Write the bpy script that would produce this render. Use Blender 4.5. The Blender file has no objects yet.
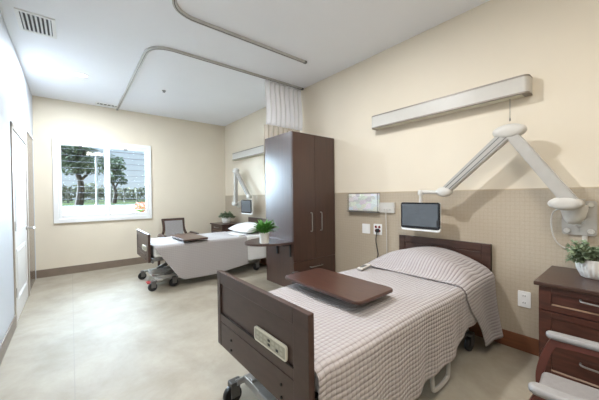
import bpy, bmesh, math, random
from mathutils import Vector, Matrix
random.seed(7)
S = bpy.context.scene
COL = S.collection
PI = math.pi
R = math.radians

# ------------------------------------------------------------------ camera
f_px, yaw, pitch, roll, cam_h = 277.98, 0.6884, -0.0121, -0.0116, 1.3547
F = Vector((math.sin(yaw)*math.cos(pitch), math.cos(yaw)*math.cos(pitch), math.sin(pitch)))
Rt = Vector((math.cos(yaw), -math.sin(yaw), 0)); Up = Rt.cross(F)
R2 = Rt*math.cos(roll) + Up*math.sin(roll); U2 = -Rt*math.sin(roll) + Up*math.cos(roll)
cd = bpy.data.cameras.new('camera'); cam = bpy.data.objects.new('camera', cd); COL.objects.link(cam)
cd.sensor_width = 36; cd.sensor_fit = 'HORIZONTAL'; cd.lens = 36*f_px/599; cd.clip_start = .02
M4 = Matrix((R2, U2, -F)).transposed().to_4x4(); M4.translation = Vector((0, 0, cam_h)); cam.matrix_world = M4
S.camera = cam

# ------------------------------------------------------------------ view, world, lights
S.view_settings.view_transform = 'Standard'; S.view_settings.look = 'None'
S.view_settings.gamma = 1; S.view_settings.use_curve_mapping = False
S.view_settings.exposure = 1.06
w = bpy.data.worlds.new('sky'); S.world = w; w.use_nodes = True
nt = w.node_tree; nt.nodes.clear()
tc = nt.nodes.new('ShaderNodeTexCoord'); sp = nt.nodes.new('ShaderNodeSeparateXYZ')
rp = nt.nodes.new('ShaderNodeValToRGB'); bg = nt.nodes.new('ShaderNodeBackground'); wo = nt.nodes.new('ShaderNodeOutputWorld')
rp.color_ramp.elements[0].position = 0.0; rp.color_ramp.elements[0].color = (.66, .76, .84, 1)
rp.color_ramp.elements[1].position = .6; rp.color_ramp.elements[1].color = (.50, .70, 1.0, 1)
nt.links.new(tc.outputs['Generated'], sp.inputs[0]); nt.links.new(sp.outputs['Z'], rp.inputs[0])
nt.links.new(rp.outputs[0], bg.inputs[0]); nt.links.new(bg.outputs[0], wo.inputs[0])
bg.inputs[1].default_value = .52

def sun(name, direction, energy, angle, color):
    l = bpy.data.lights.new(name, 'SUN'); l.energy = energy; l.angle = R(angle); l.color = color
    o = bpy.data.objects.new(name, l); COL.objects.link(o)
    o.rotation_euler = Vector(direction).to_track_quat('-Z', 'Y').to_euler(); o.location = (0, 12, 8); return o
sun('daylight', (.6, -1, -.26), 58, 110, (.66, .82, 1.0))
TROFFER_W = 21
LIGHT_WARM = (1.0, .94, .86)
LIGHT_COOL = (.82, .91, 1.0)
LIGHT_MID = (.93, .96, 1.0)

# ------------------------------------------------------------------ materials
def newmat(name):
    m = bpy.data.materials.new(name); m.use_nodes = True
    return m, m.node_tree, m.node_tree.nodes['Principled BSDF']
def srgb(r, g, b):
    def c(x):
        x /= 255.; return x/12.92 if x <= .04045 else ((x+.055)/1.055)**2.4
    return (c(r), c(g), c(b), 1)
def mat(name, col, rough=.5, metal=0., noise=0., nscale=20., bump=0., bscale=80., spec=.5, stretch=None, coat=0.):
    m, t, b = newmat(name)
    b.inputs['Roughness'].default_value = rough; b.inputs['Metallic'].default_value = metal
    b.inputs['Specular IOR Level'].default_value = spec
    b.inputs['Coat Weight'].default_value = coat; b.inputs['Coat Roughness'].default_value = .22
    co = t.nodes.new('ShaderNodeTexCoord'); mp = t.nodes.new('ShaderNodeMapping'); t.links.new(co.outputs['Object'], mp.inputs[0])
    if stretch: mp.inputs['Scale'].default_value = stretch
    n = t.nodes.new('ShaderNodeTexNoise'); n.inputs['Scale'].default_value = nscale; n.inputs['Detail'].default_value = 4
    t.links.new(mp.outputs[0], n.inputs['Vector'])
    mx = t.nodes.new('ShaderNodeMix'); mx.data_type = 'RGBA'
    c = srgb(*col); d = 1-noise; u = 1+noise
    mx.inputs[6].default_value = (c[0]*d, c[1]*d, c[2]*d, 1); mx.inputs[7].default_value = (min(1, c[0]*u), min(1, c[1]*u), min(1, c[2]*u), 1)
    rr = t.nodes.new('ShaderNodeValToRGB'); rr.color_ramp.elements[0].position = .3; rr.color_ramp.elements[1].position = .7
    t.links.new(n.outputs['Fac'], rr.inputs[0]); t.links.new(rr.outputs[0], mx.inputs[0]); t.links.new(mx.outputs[2], b.inputs['Base Color'])
    if bump:
        n2 = t.nodes.new('ShaderNodeTexNoise'); n2.inputs['Scale'].default_value = bscale
        t.links.new(mp.outputs[0], n2.inputs['Vector'])
        bp = t.nodes.new('ShaderNodeBump'); bp.inputs['Strength'].default_value = bump; bp.inputs['Distance'].default_value = .01
        t.links.new(n2.outputs['Fac'], bp.inputs['Height']); t.links.new(bp.outputs[0], b.inputs['Normal'])
    return m
WALL = mat('cream_wall_paint', (225, 214, 194), .6, noise=.02, nscale=2, bump=.05, bscale=150)
WALLW = mat('white_wall_paint', (204, 209, 216), .5, noise=.02, nscale=2, bump=.05, bscale=150)
CEIL = mat('ceiling_paint', (242, 244, 248), .7, noise=.01, nscale=2)
WHITE = mat('white_paint', (236, 236, 234), .35, noise=.01)
TRIMG = mat('grey_frame', (176, 166, 154), .4, noise=.04)
BASE_T = mat('taupe_base', (128, 113, 98), .45, noise=.08, nscale=8)
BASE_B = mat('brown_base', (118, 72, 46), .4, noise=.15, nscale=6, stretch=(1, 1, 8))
WOOD = mat('dark_espresso_wood', (66, 42, 34), .33, noise=.28, nscale=9, stretch=(6, 6, .6), bump=.04, bscale=60, coat=.15)
WOODH = mat('dark_espresso_wood_horizontal', (66, 43, 34), .33, noise=.28, nscale=9, stretch=(6, .6, 6), bump=.04, bscale=60, coat=.15)
WOODC = mat('wardrobe_laminate', (66, 43, 34), .36, noise=.13, nscale=5, stretch=(5, 5, .4), coat=.5)
WOODF = mat('grey_brown_laminate', (70, 52, 45), .38, noise=.15, nscale=10, stretch=(6, 1, 3), spec=.5)
WOODT = mat('tray_walnut', (70, 43, 34), .3, noise=.28, nscale=7, stretch=(8, .8, 6), coat=.3)
WOODN = mat('nightstand_wood', (70, 37, 28), .33, noise=.35, nscale=8, stretch=(6, .7, 6), coat=.2)
CHERRY = mat('cherry_wood', (92, 46, 38), .35, noise=.2, nscale=9, stretch=(4, 1, 2), coat=.2)
BEVELG = mat('bevel_highlight', (112, 84, 58), .4, noise=.1)  # golden highlight on the lower drawer bevels, put into the colour
DARK = mat('dark_gap', (20, 17, 16), .7)
BLACK = mat('black_rubber', (26, 26, 28), .5)
CHROME = mat('brushed_chrome', (170, 168, 165), .35, metal=1., noise=.03)
STEEL = mat('painted_steel', (178, 176, 172), .4, noise=.05, metal=.3)
GREYM = mat('grey_metal', (110, 108, 106), .45, metal=.4, noise=.05)
TRACK = mat('aluminium_track', (196, 194, 190), .35, metal=.3, noise=.04)
PLAST = mat('off_white_plastic', (198, 194, 186), .38, noise=.02)
PLASTG = mat('pale_grey_plastic', (178, 174, 167), .4, noise=.03)
CREAMP = mat('cream_plastic', (214, 210, 192), .4, noise=.03)
OLIVE = mat('keypad_grey', (168, 165, 146), .45, noise=.08, nscale=60)
KEYM = mat('key_grey', (186, 183, 164), .45)
DKM = mat('dark_bronze_metal', (52, 44, 40), .5, metal=.2)
TRIMM = mat('satin_nickel_trim', (150, 142, 132), .5, metal=.5)
RED = mat('red_plastic', (170, 46, 40), .45)
GREYF = mat('grey_vinyl', (148, 144, 142), .5, noise=.06, nscale=50, bump=.15, bscale=300)
PADF = mat('armrest_pad', (142, 140, 139), .45, noise=.03, nscale=50)
MATT = mat('white_sheet', (226, 224, 222), .85, noise=.02, nscale=30, bump=.2, bscale=14)
CERAM = mat('white_ceramic', (228, 226, 220), .3, noise=.02)
SOIL = mat('soil', (60, 44, 32), .95, noise=.3, nscale=60)
STEM = mat('stem', (92, 96, 62), .7, noise=.1)
LEAF1 = mat('eucalyptus_leaf', (138, 154, 124), .55, noise=.35, nscale=14)
LEAF2 = mat('fresh_green_leaf', (82, 138, 58), .45, noise=.4, nscale=12)
CORDG = mat('grey_cord', (92, 88, 84), .5)
SCREEN = mat('dark_screen', (84, 89, 94), .12, noise=.02, spec=.8)
BEZEL = mat('black_bezel', (24, 25, 28), .25)

def metal_emis(name, col, st):
    m, t, b = newmat(name); b.inputs['Emission Color'].default_value = (*col, 1); b.inputs['Emission Strength'].default_value = st
    b.inputs['Base Color'].default_value = (.9, .9, .88, 1); return m
LAMPGLOW = metal_emis('lamp_diffuser_glow', (1, .93, .82), 2.2)

def glass_mat(name, tint=(1, 1, 1), gl=.06, rough=.02):
    m, t, b = newmat(name); t.nodes.remove(b)
    o = t.nodes['Material Output']; tr = t.nodes.new('ShaderNodeBsdfTransparent'); gl_ = t.nodes.new('ShaderNodeBsdfGlossy')
    tr.inputs[0].default_value = (*tint, 1); gl_.inputs['Roughness'].default_value = rough
    mx = t.nodes.new('ShaderNodeMixShader'); mx.inputs[0].default_value = gl
    t.links.new(tr.outputs[0], mx.inputs[1]); t.links.new(gl_.outputs[0], mx.inputs[2]); t.links.new(mx.outputs[0], o.inputs[0]); return m
GLASS = glass_mat('window_glass', (.94, .97, .97), .02)
ACRYL = glass_mat('clear_acrylic', (.97, .98, .98), .05, .1)

# floor: mottled resilient sheet with faint seams
def floor_mat():
    m, t, b = newmat('mottled_vinyl_floor')
    L = t.links.new
    co = t.nodes.new('ShaderNodeTexCoord')
    n = t.nodes.new('ShaderNodeTexNoise'); n.inputs['Scale'].default_value = 1.7; n.inputs['Detail'].default_value = 9; n.inputs['Roughness'].default_value = .68; n.inputs['Distortion'].default_value = .3
    L(co.outputs['Object'], n.inputs['Vector'])
    r = t.nodes.new('ShaderNodeValToRGB'); e = r.color_ramp.elements
    e[0].position = .3; e[0].color = srgb(146, 136, 118); e[1].position = .7; e[1].color = srgb(176, 167, 151)
    x = e.new(.5); x.color = srgb(162, 152, 135)
    L(n.outputs['Fac'], r.inputs[0])
    s = t.nodes.new('ShaderNodeSeparateXYZ'); L(co.outputs['Object'], s.inputs[0])
    def seam(out, period, off):
        a = t.nodes.new('ShaderNodeMath'); a.operation = 'ADD'; L(out, a.inputs[0]); a.inputs[1].default_value = off
        q = t.nodes.new('ShaderNodeMath'); q.operation = 'PINGPONG'; L(a.outputs[0], q.inputs[0]); q.inputs[1].default_value = period/2
        c = t.nodes.new('ShaderNodeMath'); c.operation = 'LESS_THAN'; L(q.outputs[0], c.inputs[0]); c.inputs[1].default_value = .0035; return c
    c1 = seam(s.outputs['X'], 1.83, 0.0)
    mx = t.nodes.new('ShaderNodeMix'); mx.data_type = 'RGBA'; mx.inputs[7].default_value = srgb(140, 134, 124)
    ml = t.nodes.new('ShaderNodeMath'); ml.operation = 'MULTIPLY'; ml.inputs[1].default_value = .45; L(c1.outputs[0], ml.inputs[0])
    L(ml.outputs[0], mx.inputs[0]); L(r.outputs[0], mx.inputs[6]); L(mx.outputs[2], b.inputs['Base Color'])
    n2 = t.nodes.new('ShaderNodeTexNoise'); n2.inputs['Scale'].default_value = 5; n2.inputs['Detail'].default_value = 5; L(co.outputs['Object'], n2.inputs['Vector'])
    mr = t.nodes.new('ShaderNodeMapRange'); mr.inputs[3].default_value = .50; mr.inputs[4].default_value = .66; L(n2.outputs['Fac'], mr.inputs[0]); L(mr.outputs[0], b.inputs['Roughness'])
    b.inputs['Specular IOR Level'].default_value = .38
    return m
FLOOR = floor_mat()

def weave_mat():
    m, t, b = newmat('taupe_grid_wallcovering'); L = t.links.new
    co = t.nodes.new('ShaderNodeTexCoord'); s = t.nodes.new('ShaderNodeSeparateXYZ'); L(co.outputs['Object'], s.inputs[0])
    def lines(out, period, dutyw):
        q = t.nodes.new('ShaderNodeMath'); q.operation = 'PINGPONG'; L(out, q.inputs[0]); q.inputs[1].default_value = period/2
        c = t.nodes.new('ShaderNodeMath'); c.operation = 'LESS_THAN'; L(q.outputs[0], c.inputs[0]); c.inputs[1].default_value = dutyw; return c.outputs[0]
    a = lines(s.outputs['Y'], .034, .004); d = lines(s.outputs['Z'], .034, .004)
    ad = t.nodes.new('ShaderNodeMath'); ad.operation = 'ADD'; L(a, ad.inputs[0]); L(d, ad.inputs[1])
    ml = t.nodes.new('ShaderNodeMath'); ml.operation = 'MULTIPLY'; ml.inputs[1].default_value = .11; L(ad.outputs[0], ml.inputs[0])
    n = t.nodes.new('ShaderNodeTexNoise'); n.inputs['Scale'].default_value = 120; L(co.outputs['Object'], n.inputs['Vector'])
    m0 = t.nodes.new('ShaderNodeMix'); m0.data_type = 'RGBA'; m0.inputs[6].default_value = srgb(172, 158, 138); m0.inputs[7].default_value = srgb(188, 175, 155); L(n.outputs['Fac'], m0.inputs[0])
    mx = t.nodes.new('ShaderNodeMix'); mx.data_type = 'RGBA'; mx.inputs[7].default_value = srgb(150, 134, 112)
    L(ml.outputs[0], mx.inputs[0]); L(m0.outputs[2], mx.inputs[6]); L(mx.outputs[2], b.inputs['Base Color']); b.inputs['Roughness'].default_value = .55
    return m
WAINS = weave_mat()

def quilt_mat(name, c0, c1, cross=.55, period=.026, strength=.9):
    m, t, b = newmat(name); L = t.links.new
    uv = t.nodes.new('ShaderNodeUVMap'); s = t.nodes.new('ShaderNodeSeparateXYZ'); L(uv.outputs[0], s.inputs[0])
    def absin(out, per):
        k = t.nodes.new('ShaderNodeMath'); k.operation = 'MULTIPLY'; k.inputs[1].default_value = PI/per; L(out, k.inputs[0])
        q = t.nodes.new('ShaderNodeMath'); q.operation = 'SINE'; L(k.outputs[0], q.inputs[0])
        a = t.nodes.new('ShaderNodeMath'); a.operation = 'ABSOLUTE'; L(q.outputs[0], a.inputs[0])
        p = t.nodes.new('ShaderNodeMath'); p.operation = 'POWER'; p.inputs[1].default_value = .6; L(a.outputs[0], p.inputs[0]); return p.outputs[0]
    r = absin(s.outputs['Y'], period); c = absin(s.outputs['X'], period*1.15)
    k = t.nodes.new('ShaderNodeMath'); k.operation = 'MULTIPLY'; k.inputs[1].default_value = cross; L(c, k.inputs[0])
    ad = t.nodes.new('ShaderNodeMath'); ad.operation = 'ADD'; L(r, ad.inputs[0]); L(k.outputs[0], ad.inputs[1])
    bp = t.nodes.new('ShaderNodeBump'); bp.inputs['Strength'].default_value = strength; bp.inputs['Distance'].default_value = .006
    L(ad.outputs[0], bp.inputs['Height']); L(bp.outputs[0], b.inputs['Normal'])
    dv = t.nodes.new('ShaderNodeMath'); dv.operation = 'DIVIDE'; dv.inputs[1].default_value = 1+cross; L(ad.outputs[0], dv.inputs[0])
    mr = t.nodes.new('ShaderNodeMapRange'); mr.inputs[1].default_value = .2; mr.inputs[2].default_value = .8; L(dv.outputs[0], mr.inputs[0])
    mx = t.nodes.new('ShaderNodeMix'); mx.data_type = 'RGBA'; mx.inputs[6].default_value = srgb(*c0); mx.inputs[7].default_value = srgb(*c1)
    L(mr.outputs[0], mx.inputs[0]); L(mx.outputs[2], b.inputs['Base Color']); b.inputs['Roughness'].default_value = .75
    b.inputs['Sheen Weight'].default_value = .2
    return m
QUILT = quilt_mat('lilac_grey_matelasse', (150, 141, 138), (174, 166, 164))
QUILT_RIB = quilt_mat('lilac_grey_rib', (140, 131, 128), (176, 168, 167), cross=.08)
QUILT2 = quilt_mat('pale_grey_coverlet', (160, 154, 152), (174, 168, 166), cross=.5, strength=.25)

def curtain_mat(name, col, alpha):
    m, t, b = newmat(name); b.inputs['Base Color'].default_value = srgb(*col); b.inputs['Roughness'].default_value = .9
    n = t.nodes.new('ShaderNodeTexNoise'); n.inputs['Scale'].default_value = 300
    b.inputs['Alpha'].default_value = alpha
    b.inputs['Transmission Weight'].default_value = 0.0
    return m
MESHC = curtain_mat('white_mesh_fabric', (246, 246, 248), .9)
BEIGEC = curtain_mat('beige_curtain_fabric', (206, 198, 184), 1.)

def paper_mat():
    m, t, b = newmat('printed_sheets'); L = t.links.new
    co = t.nodes.new('ShaderNodeTexCoord'); v = t.nodes.new('ShaderNodeTexVoronoi'); v.inputs['Scale'].default_value = 11; v.distance = 'CHEBYCHEV'
    mp = t.nodes.new('ShaderNodeMapping'); mp.inputs['Scale'].default_value = (1, 1, 1.6); L(co.outputs['Object'], mp.inputs[0]); L(mp.outputs[0], v.inputs['Vector'])
    h = t.nodes.new('ShaderNodeHueSaturation'); h.inputs['Saturation'].default_value = .35; h.inputs['Value'].default_value = 1
    L(v.outputs['Color'], h.inputs['Color'])
    mx = t.nodes.new('ShaderNodeMix'); mx.data_type = 'RGBA'; mx.inputs[0].default_value = .6; mx.inputs[7].default_value = srgb(240, 238, 234)
    L(h.outputs[0], mx.inputs[6]); L(mx.outputs[2], b.inputs['Base Color']); b.inputs['Roughness'].default_value = .6; return m
PAPER = paper_mat()

# ------------------------------------------------------------------ mesh helpers
def box(bm, x0, x1, y0, y1, z0, z1, bev=0., seg=2):
    vs = [bm.verts.new((x, y, z)) for x in (x0, x1) for y in (y0, y1) for z in (z0, z1)]
    fs = [(0, 1, 3, 2), (4, 6, 7, 5), (0, 4, 5, 1), (2, 3, 7, 6), (0, 2, 6, 4), (1, 5, 7, 3)]
    F_ = [bm.faces.new([vs[i] for i in f]) for f in fs]
    if bev > 0:
        es = list({e for f in F_ for e in f.edges})
        bmesh.ops.bevel(bm, geom=es, offset=bev, segments=seg, affect='EDGES', profile=.5)
    return vs
def catmull(pts, n=8):
    P = [Vector(p) for p in pts]
    if len(P) < 3: return P
    P = [P[0]*2-P[1]] + P + [P[-1]*2-P[-2]]; out = []
    for i in range(1, len(P)-2):
        for k in range(n):
            t = k/n; a, b, c, d = P[i-1:i+3]
            out.append(.5*((2*b)+(-a+c)*t+(2*a-5*b+4*c-d)*t*t+(-a+3*b-3*c+d)*t**3))
    out.append(P[-2]); return out
def tube(bm, pts, r, n=8, smooth=True, flat=None):
    pts = catmull(pts) if smooth and len(pts) > 2 else [Vector(p) for p in pts]
    rings = []; up = None
    for i, p in enumerate(pts):
        d = (pts[min(i+1, len(pts)-1)] - pts[max(i-1, 0)]).normalized()
        if up is None:
            up = Vector((0, 0, 1)) if abs(d.z) < .9 else Vector((1, 0, 0))
        a = d.cross(up).normalized(); b_ = a.cross(d).normalized(); up = b_
        rr = r(i/(len(pts)-1)) if callable(r) else r
        rx, ry = (rr, rr) if flat is None else flat
        if flat: rings.append([bm.verts.new(p + a*sx*rx + b_*sy*ry) for sx, sy in ((-1, -1), (1, -1), (1, 1), (-1, 1))])
        else: rings.append([bm.verts.new(p + (a*math.cos(2*PI*k/n) + b_*math.sin(2*PI*k/n))*rr) for k in range(n)])
    m = len(rings[0])
    for i in range(len(rings)-1):
        for k in range(m): bm.faces.new((rings[i][k], rings[i][(k+1) % m], rings[i+1][(k+1) % m], rings[i+1][k]))
    bm.faces.new(rings[0][::-1]); bm.faces.new(rings[-1])
def lathe(bm, prof, c=(0, 0, 0), n=24, axis='Z', rib=None):
    rings = []
    for r, h in prof:
        ring = []
        for k in range(n):
            a = 2*PI*k/n; q = r*(1+(rib(a, h) if rib else 0))
            v = (q*math.cos(a), q*math.sin(a), h)
            if axis == 'X': v = (h, v[0], v[1])
            if axis == 'Y': v = (v[0], h, v[1])
            ring.append(bm.verts.new(Vector(v)+Vector(c)))
        rings.append(ring)
    for i in range(len(rings)-1):
        for k in range(n): bm.faces.new((rings[i][k], rings[i][(k+1) % n], rings[i+1][(k+1) % n], rings[i+1][k]))
    bm.faces.new(rings[0][::-1]); bm.faces.new(rings[-1])
def prism(bm, poly, axis, a, b):
    """poly = list of 2-D points; extruded along axis from a to b"""
    def P(p, h):
        return {'X': (h, p[0], p[1]), 'Y': (p[0], h, p[1]), 'Z': (p[0], p[1], h)}[axis]
    lo = [bm.verts.new(P(p, a)) for p in poly]; hi = [bm.verts.new(P(p, b)) for p in poly]; n = len(poly)
    for k in range(n): bm.faces.new((lo[k], lo[(k+1) % n], hi[(k+1) % n], hi[k]))
    bm.faces.new(lo[::-1]); bm.faces.new(hi)
def rrect(x0, x1, y0, y1, r, n=5):
    out = []
    for cx, cy, a0 in ((x1-r, y1-r, 0), (x0+r, y1-r, 90), (x0+r, y0+r, 180), (x1-r, y0+r, 270)):
        for k in range(n+1):
            a = R(a0+90*k/n); out.append((cx+r*math.cos(a), cy+r*math.sin(a)))
    return out
def NB(): return bmesh.new()
def obj(name, bm, m, parent=None, smooth=False, angle=40):
    bmesh.ops.recalc_face_normals(bm, faces=bm.faces)
    me = bpy.data.meshes.new(name); bm.to_mesh(me); bm.free()
    me.materials.append(m)
    o = bpy.data.objects.new(name, me); COL.objects.link(o)
    if smooth:
        for p in me.polygons: p.use_smooth = True
        try: me.set_sharp_from_angle(angle=R(angle))
        except Exception: pass
    if parent: o.parent = parent
    return o
def thing(name, label, cat, loc=(0, 0, 0), rotz=0, group=None):
    o = bpy.data.objects.new(name, None); COL.objects.link(o); o.location = loc; o.rotation_euler = (0, 0, rotz)
    o.empty_display_size = .1; o['label'] = label; o['category'] = cat
    if group: o['group'] = group
    return o
def tag(o, label, cat, group=None):
    o['label'] = label; o['category'] = cat
    if group: o['group'] = group
    return o
def struct(name, bm, m, parent=None, smooth=False):
    o = obj(name, bm, m, parent, smooth)
    if not parent: o['kind'] = 'structure'
    return o
def bx(*a, **k):
    bm = NB(); box(bm, *a, **k); return bm
def cloth(name, fn, nu, nv, m, parent=None, thick=.006, uvf=None):
    """grid surface: fn(u,v) -> (x,y,z), (U,V)"""
    me = bpy.data.meshes.new(name); V = []; UVS = []
    for i in range(nu+1):
        for j in range(nv+1):
            p, q = fn(i/nu, j/nv); V.append(p); UVS.append(q)
    F_ = [(i*(nv+1)+j, (i+1)*(nv+1)+j, (i+1)*(nv+1)+j+1, i*(nv+1)+j+1) for i in range(nu) for j in range(nv)]
    me.from_pydata(V, [], F_); uvl = me.uv_layers.new(name='UVMap')
    for l in me.loops: uvl.data[l.index].uv = UVS[l.vertex_index]
    for p in me.polygons: p.use_smooth = True
    me.materials.append(m); o = bpy.data.objects.new(name, me); COL.objects.link(o)
    if thick:
        s = o.modifiers.new('thickness', 'SOLIDIFY'); s.thickness = thick; s.offset = 1
    if parent: o.parent = parent
    return o

# ------------------------------------------------------------------ room
XL, XR, YB, YF, H = -.48, 3.0, 6.564, -1.7, 3.135
T = .12
struct('floor', bx(XL-T, XR+T, YF-T, YB+T, -.1, 0), FLOOR)
struct('ceiling', bx(XL-T, XR+T, YF-T, YB+T, H, H+.1), CEIL)
bm = NB(); box(bm, XR, XR+T, YF-T, YB+T, 0, H); struct('wall_right', bm, WALL)
struct('trim_1', bx(XR-.004, XR+.001, YF, YB, .138, 1.396), WAINS)
struct('trim_2', bx(XR-.007, XR+.001, YF, YB, 1.392, 1.402), mat('wallcovering_cap', (190, 174, 148), .5))
struct('wall_front', bx(XL-T, XR+T, YF-T, YF, 0, H), WALL)
# back wall with window hole
WX0, WX1, WZ0, WZ1 = -.165, 1.265, .995, 2.395
bm = NB()
box(bm, XL-T, WX0, YB, YB+T, 0, H); box(bm, WX1, XR+T, YB, YB+T, 0, H)
box(bm, WX0, WX1, YB, YB+T, 0, WZ0); box(bm, WX0, WX1, YB, YB+T, WZ1, H)
struct('wall_back', bm, WALL)
# left wall: doorway openings for the two doors
bm = NB()
box(bm, XL-T, XL, YF-T, 4.25, 0, H)
box(bm, XL-T, XL, 4.25, 5.42, 2.13, H)
box(bm, XL-T, XL, 5.42, 5.58, 0, H)
box(bm, XL-T, XL, 5.58, 6.50, 2.36, H)
box(bm, XL-T, XL, 6.50, YB, 0, H)
struct('wall_left', bm, WALLW)
struct('baseboard_back', bx(XL, XR-.0, YB-.012, YB, 0, .138, bev=.003), BASE_T)
struct('baseboard_left', bx(XL, XL+.012, YF, 4.19, 0, .138, bev=.003), BASE_T)
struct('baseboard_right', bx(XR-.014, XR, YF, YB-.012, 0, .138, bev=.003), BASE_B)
struct('baseboard_front', bx(XL+.012, XR-.014, YF, YF+.012, 0, .138, bev=.003), BASE_T)
# door 1 (white two-panel) and frame
d1 = thing('door_1', '', ''); del d1['label'], d1['category']; d1['kind'] = 'structure'; d1.location = (XL, 4.25, 0)
bm = NB(); box(bm, -.05, .012, -.055, 0, 0, 2.185, bev=.004); box(bm, -.05, .012, 1.17, 1.225, 0, 2.185, bev=.004); box(bm, -.05, .012, -.055, 1.225, 2.13, 2.185, bev=.004)
obj('door_frame', bm, TRIMG, d1)
bm = NB()
box(bm, -.045, 0, .005, 1.165, .008, 2.125)
for z0, z1 in ((.22, .80), (1.0, 1.93)):
    for k, o_ in enumerate((0, .03)):
        y0, y1 = .17+o_, 1.0-o_
        box(bm, 0, .006, y0, y1, z1-o_-.014, z1-o_, bev=.003); box(bm, 0, .006, y0, y1, z0+o_, z0+o_+.014, bev=.003)
        box(bm, 0, .006, y0, y0+.014, z0+o_, z1-o_, bev=.003); box(bm, 0, .006, y1-.014, y1, z0+o_, z1-o_, bev=.003)
leaf = obj('door_leaf', bm, WHITE, d1)
bm = NB(); lathe(bm, [(.028, 0), (.028, .012), (.012, .014), (.012, .075)], (0, 1.08, .97), 16, 'X'); tube(bm, [(.072, 1.10, .97), (.078, 1.03, .972), (.075, .95, .968)], .011)
obj('door_lever', bm, CHROME, leaf, True)
for z in (.35, 1.07, 1.8):
    bm = NB(); lathe(bm, [(.008, z-.05), (.008, z+.05)], (.008, .004, 0), 10); obj('hinge', bm, GREYM, leaf, True)
struct('trim_3', bx(XL-.3, XL-.13, 4.2, 5.5, 0, 2.3), WALLW)
# door 2 : tall dark laminate doors next to the window wall
d2 = thing('door_2', '', ''); del d2['label'], d2['category']; d2['kind'] = 'structure'; d2.location = (XL, 5.58, 0)
bm = NB(); box(bm, -.045, -.004, .004, .916, .006, 2.355); obj('door_leaf', bm, mat('brown_door_laminate', (96, 76, 66), .22, noise=.12, nscale=8, stretch=(5, 5, .5), coat=.4), d2)
bm = NB(); box(bm, 0, .006, -.03, .0, 0, 2.40); box(bm, 0, .006, .0, .95, 2.36, 2.40); obj('door_frame', bm, WHITE, d2)

# window with plantation shutters
wn = thing('window_1', '', ''); del wn['label'], wn['category']; wn['kind'] = 'structure'; wn.location = (0, YB, 0)
bm = NB()
ox0, ox1, oz0, oz1 = -.24, 1.325, .93, 2.462
for a in ((ox0, ox0+.075, oz0, oz1), (ox1-.075, ox1, oz0, oz1)): box(bm, a[0], a[1], -.035, .0, a[2], a[3], bev=.006)
box(bm, ox0+.07, ox1-.07, -.035, 0, oz1-.075, oz1, bev=.006); box(bm, ox0+.07, ox1-.07, -.035, 0, oz0, oz0+.075, bev=.006)
box(bm, WX0-.002, WX0+.015, -.0, T, WZ0, WZ1); box(bm, WX1-.015, WX1+.002, 0, T, WZ0, WZ1); box(bm, WX0, WX1, 0, T, WZ0-.002, WZ0+.012); box(bm, WX0, WX1, 0, T, WZ1-.012, WZ1+.002)
obj('window_frame', bm, WHITE, wn)
mid = .56
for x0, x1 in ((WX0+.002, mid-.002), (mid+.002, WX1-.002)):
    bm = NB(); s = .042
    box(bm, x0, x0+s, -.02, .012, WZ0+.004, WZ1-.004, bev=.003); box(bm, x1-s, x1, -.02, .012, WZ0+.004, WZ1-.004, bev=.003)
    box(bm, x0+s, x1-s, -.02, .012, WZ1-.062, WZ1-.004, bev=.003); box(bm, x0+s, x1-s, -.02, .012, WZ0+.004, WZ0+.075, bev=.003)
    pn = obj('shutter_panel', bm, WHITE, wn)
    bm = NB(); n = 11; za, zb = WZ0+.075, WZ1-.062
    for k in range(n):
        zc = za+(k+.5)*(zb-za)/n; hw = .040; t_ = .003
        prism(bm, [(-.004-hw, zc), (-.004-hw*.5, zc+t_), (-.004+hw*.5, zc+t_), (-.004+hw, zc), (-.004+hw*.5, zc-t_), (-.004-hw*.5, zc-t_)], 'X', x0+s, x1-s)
    obj('louvers', bm, mat('backlit_louver_grey', (120, 122, 126), .8, spec=.05), pn)  # white louvers; their backlit shade is put into this grey
    bm = NB(); xm = x0+s+(x1-x0-2*s)*(.43); box(bm, xm-.03, xm+.03, -.03, -.018, WZ1-.075, WZ1-.05, bev=.003); obj('catch', bm, GREYM, pn)
    bm = NB(); box(bm, x0-.0, x1+.0, .07, .076, WZ0+.012, WZ1-.012); obj('glass_pane', bm, GLASS, wn)
bm = NB(); box(bm, mid-.02, mid+.02, .06, .09, WZ0+.012, WZ1-.012); obj('mullion', bm, WHITE, wn)

# ------------------------------------------------------------------ outside
GR = mat('dry_lawn', (62, 68, 46), .95, noise=.25, nscale=.6, spec=0.)
struct('ground', bx(-60, 60, YB+T+.05, 8.4, -.3, -.25), mat('bounce_paving', (222, 220, 214), .8, noise=.05))  # unseen paving, made pale to bounce daylight up to the ceiling
struct('lawn', bx(-60, 60, 8.62, 120, -.3, 1.0), GR)
bm = NB(); box(bm, -6, 9, 8.4, 8.62, -.25, 1.12); box(bm, -6.02, 9.02, 8.37, 8.65, 1.12, 1.18, bev=.01)
struct('terrace_wall', bm, mat('white_render', (238, 236, 230), .7, noise=.02))
bm = NB(); box(bm, -60, 60, 38, 44, 1.0, 1.03); struct('road', bm, mat('asphalt', (60, 59, 58), .9, noise=.05, spec=0.))
t = thing('slat_fence', 'grey slatted fence running along the far side of the lawn', 'fence', (0, 33, 1.0))
bm = NB()
for k in range(4): box(bm, -30, 36, -.03, .03, .3+k*.3, .38+k*.3)
obj('rail', bm, mat('fence_grey', (120, 115, 107), .9, spec=0.), t)
FP = mat('fence_post', (140, 132, 122), .8)
bm0 = None
for k in range(20):
    if bm0 is None: bm0 = obj('post', bx(-.06, .06, -.07, .07, 0, 1.35), FP, t); c = bm0
    else: c = bm0.copy(); COL.objects.link(c); c.parent = t
    c.location = (-9+k*1.1, 0, 0)
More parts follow.
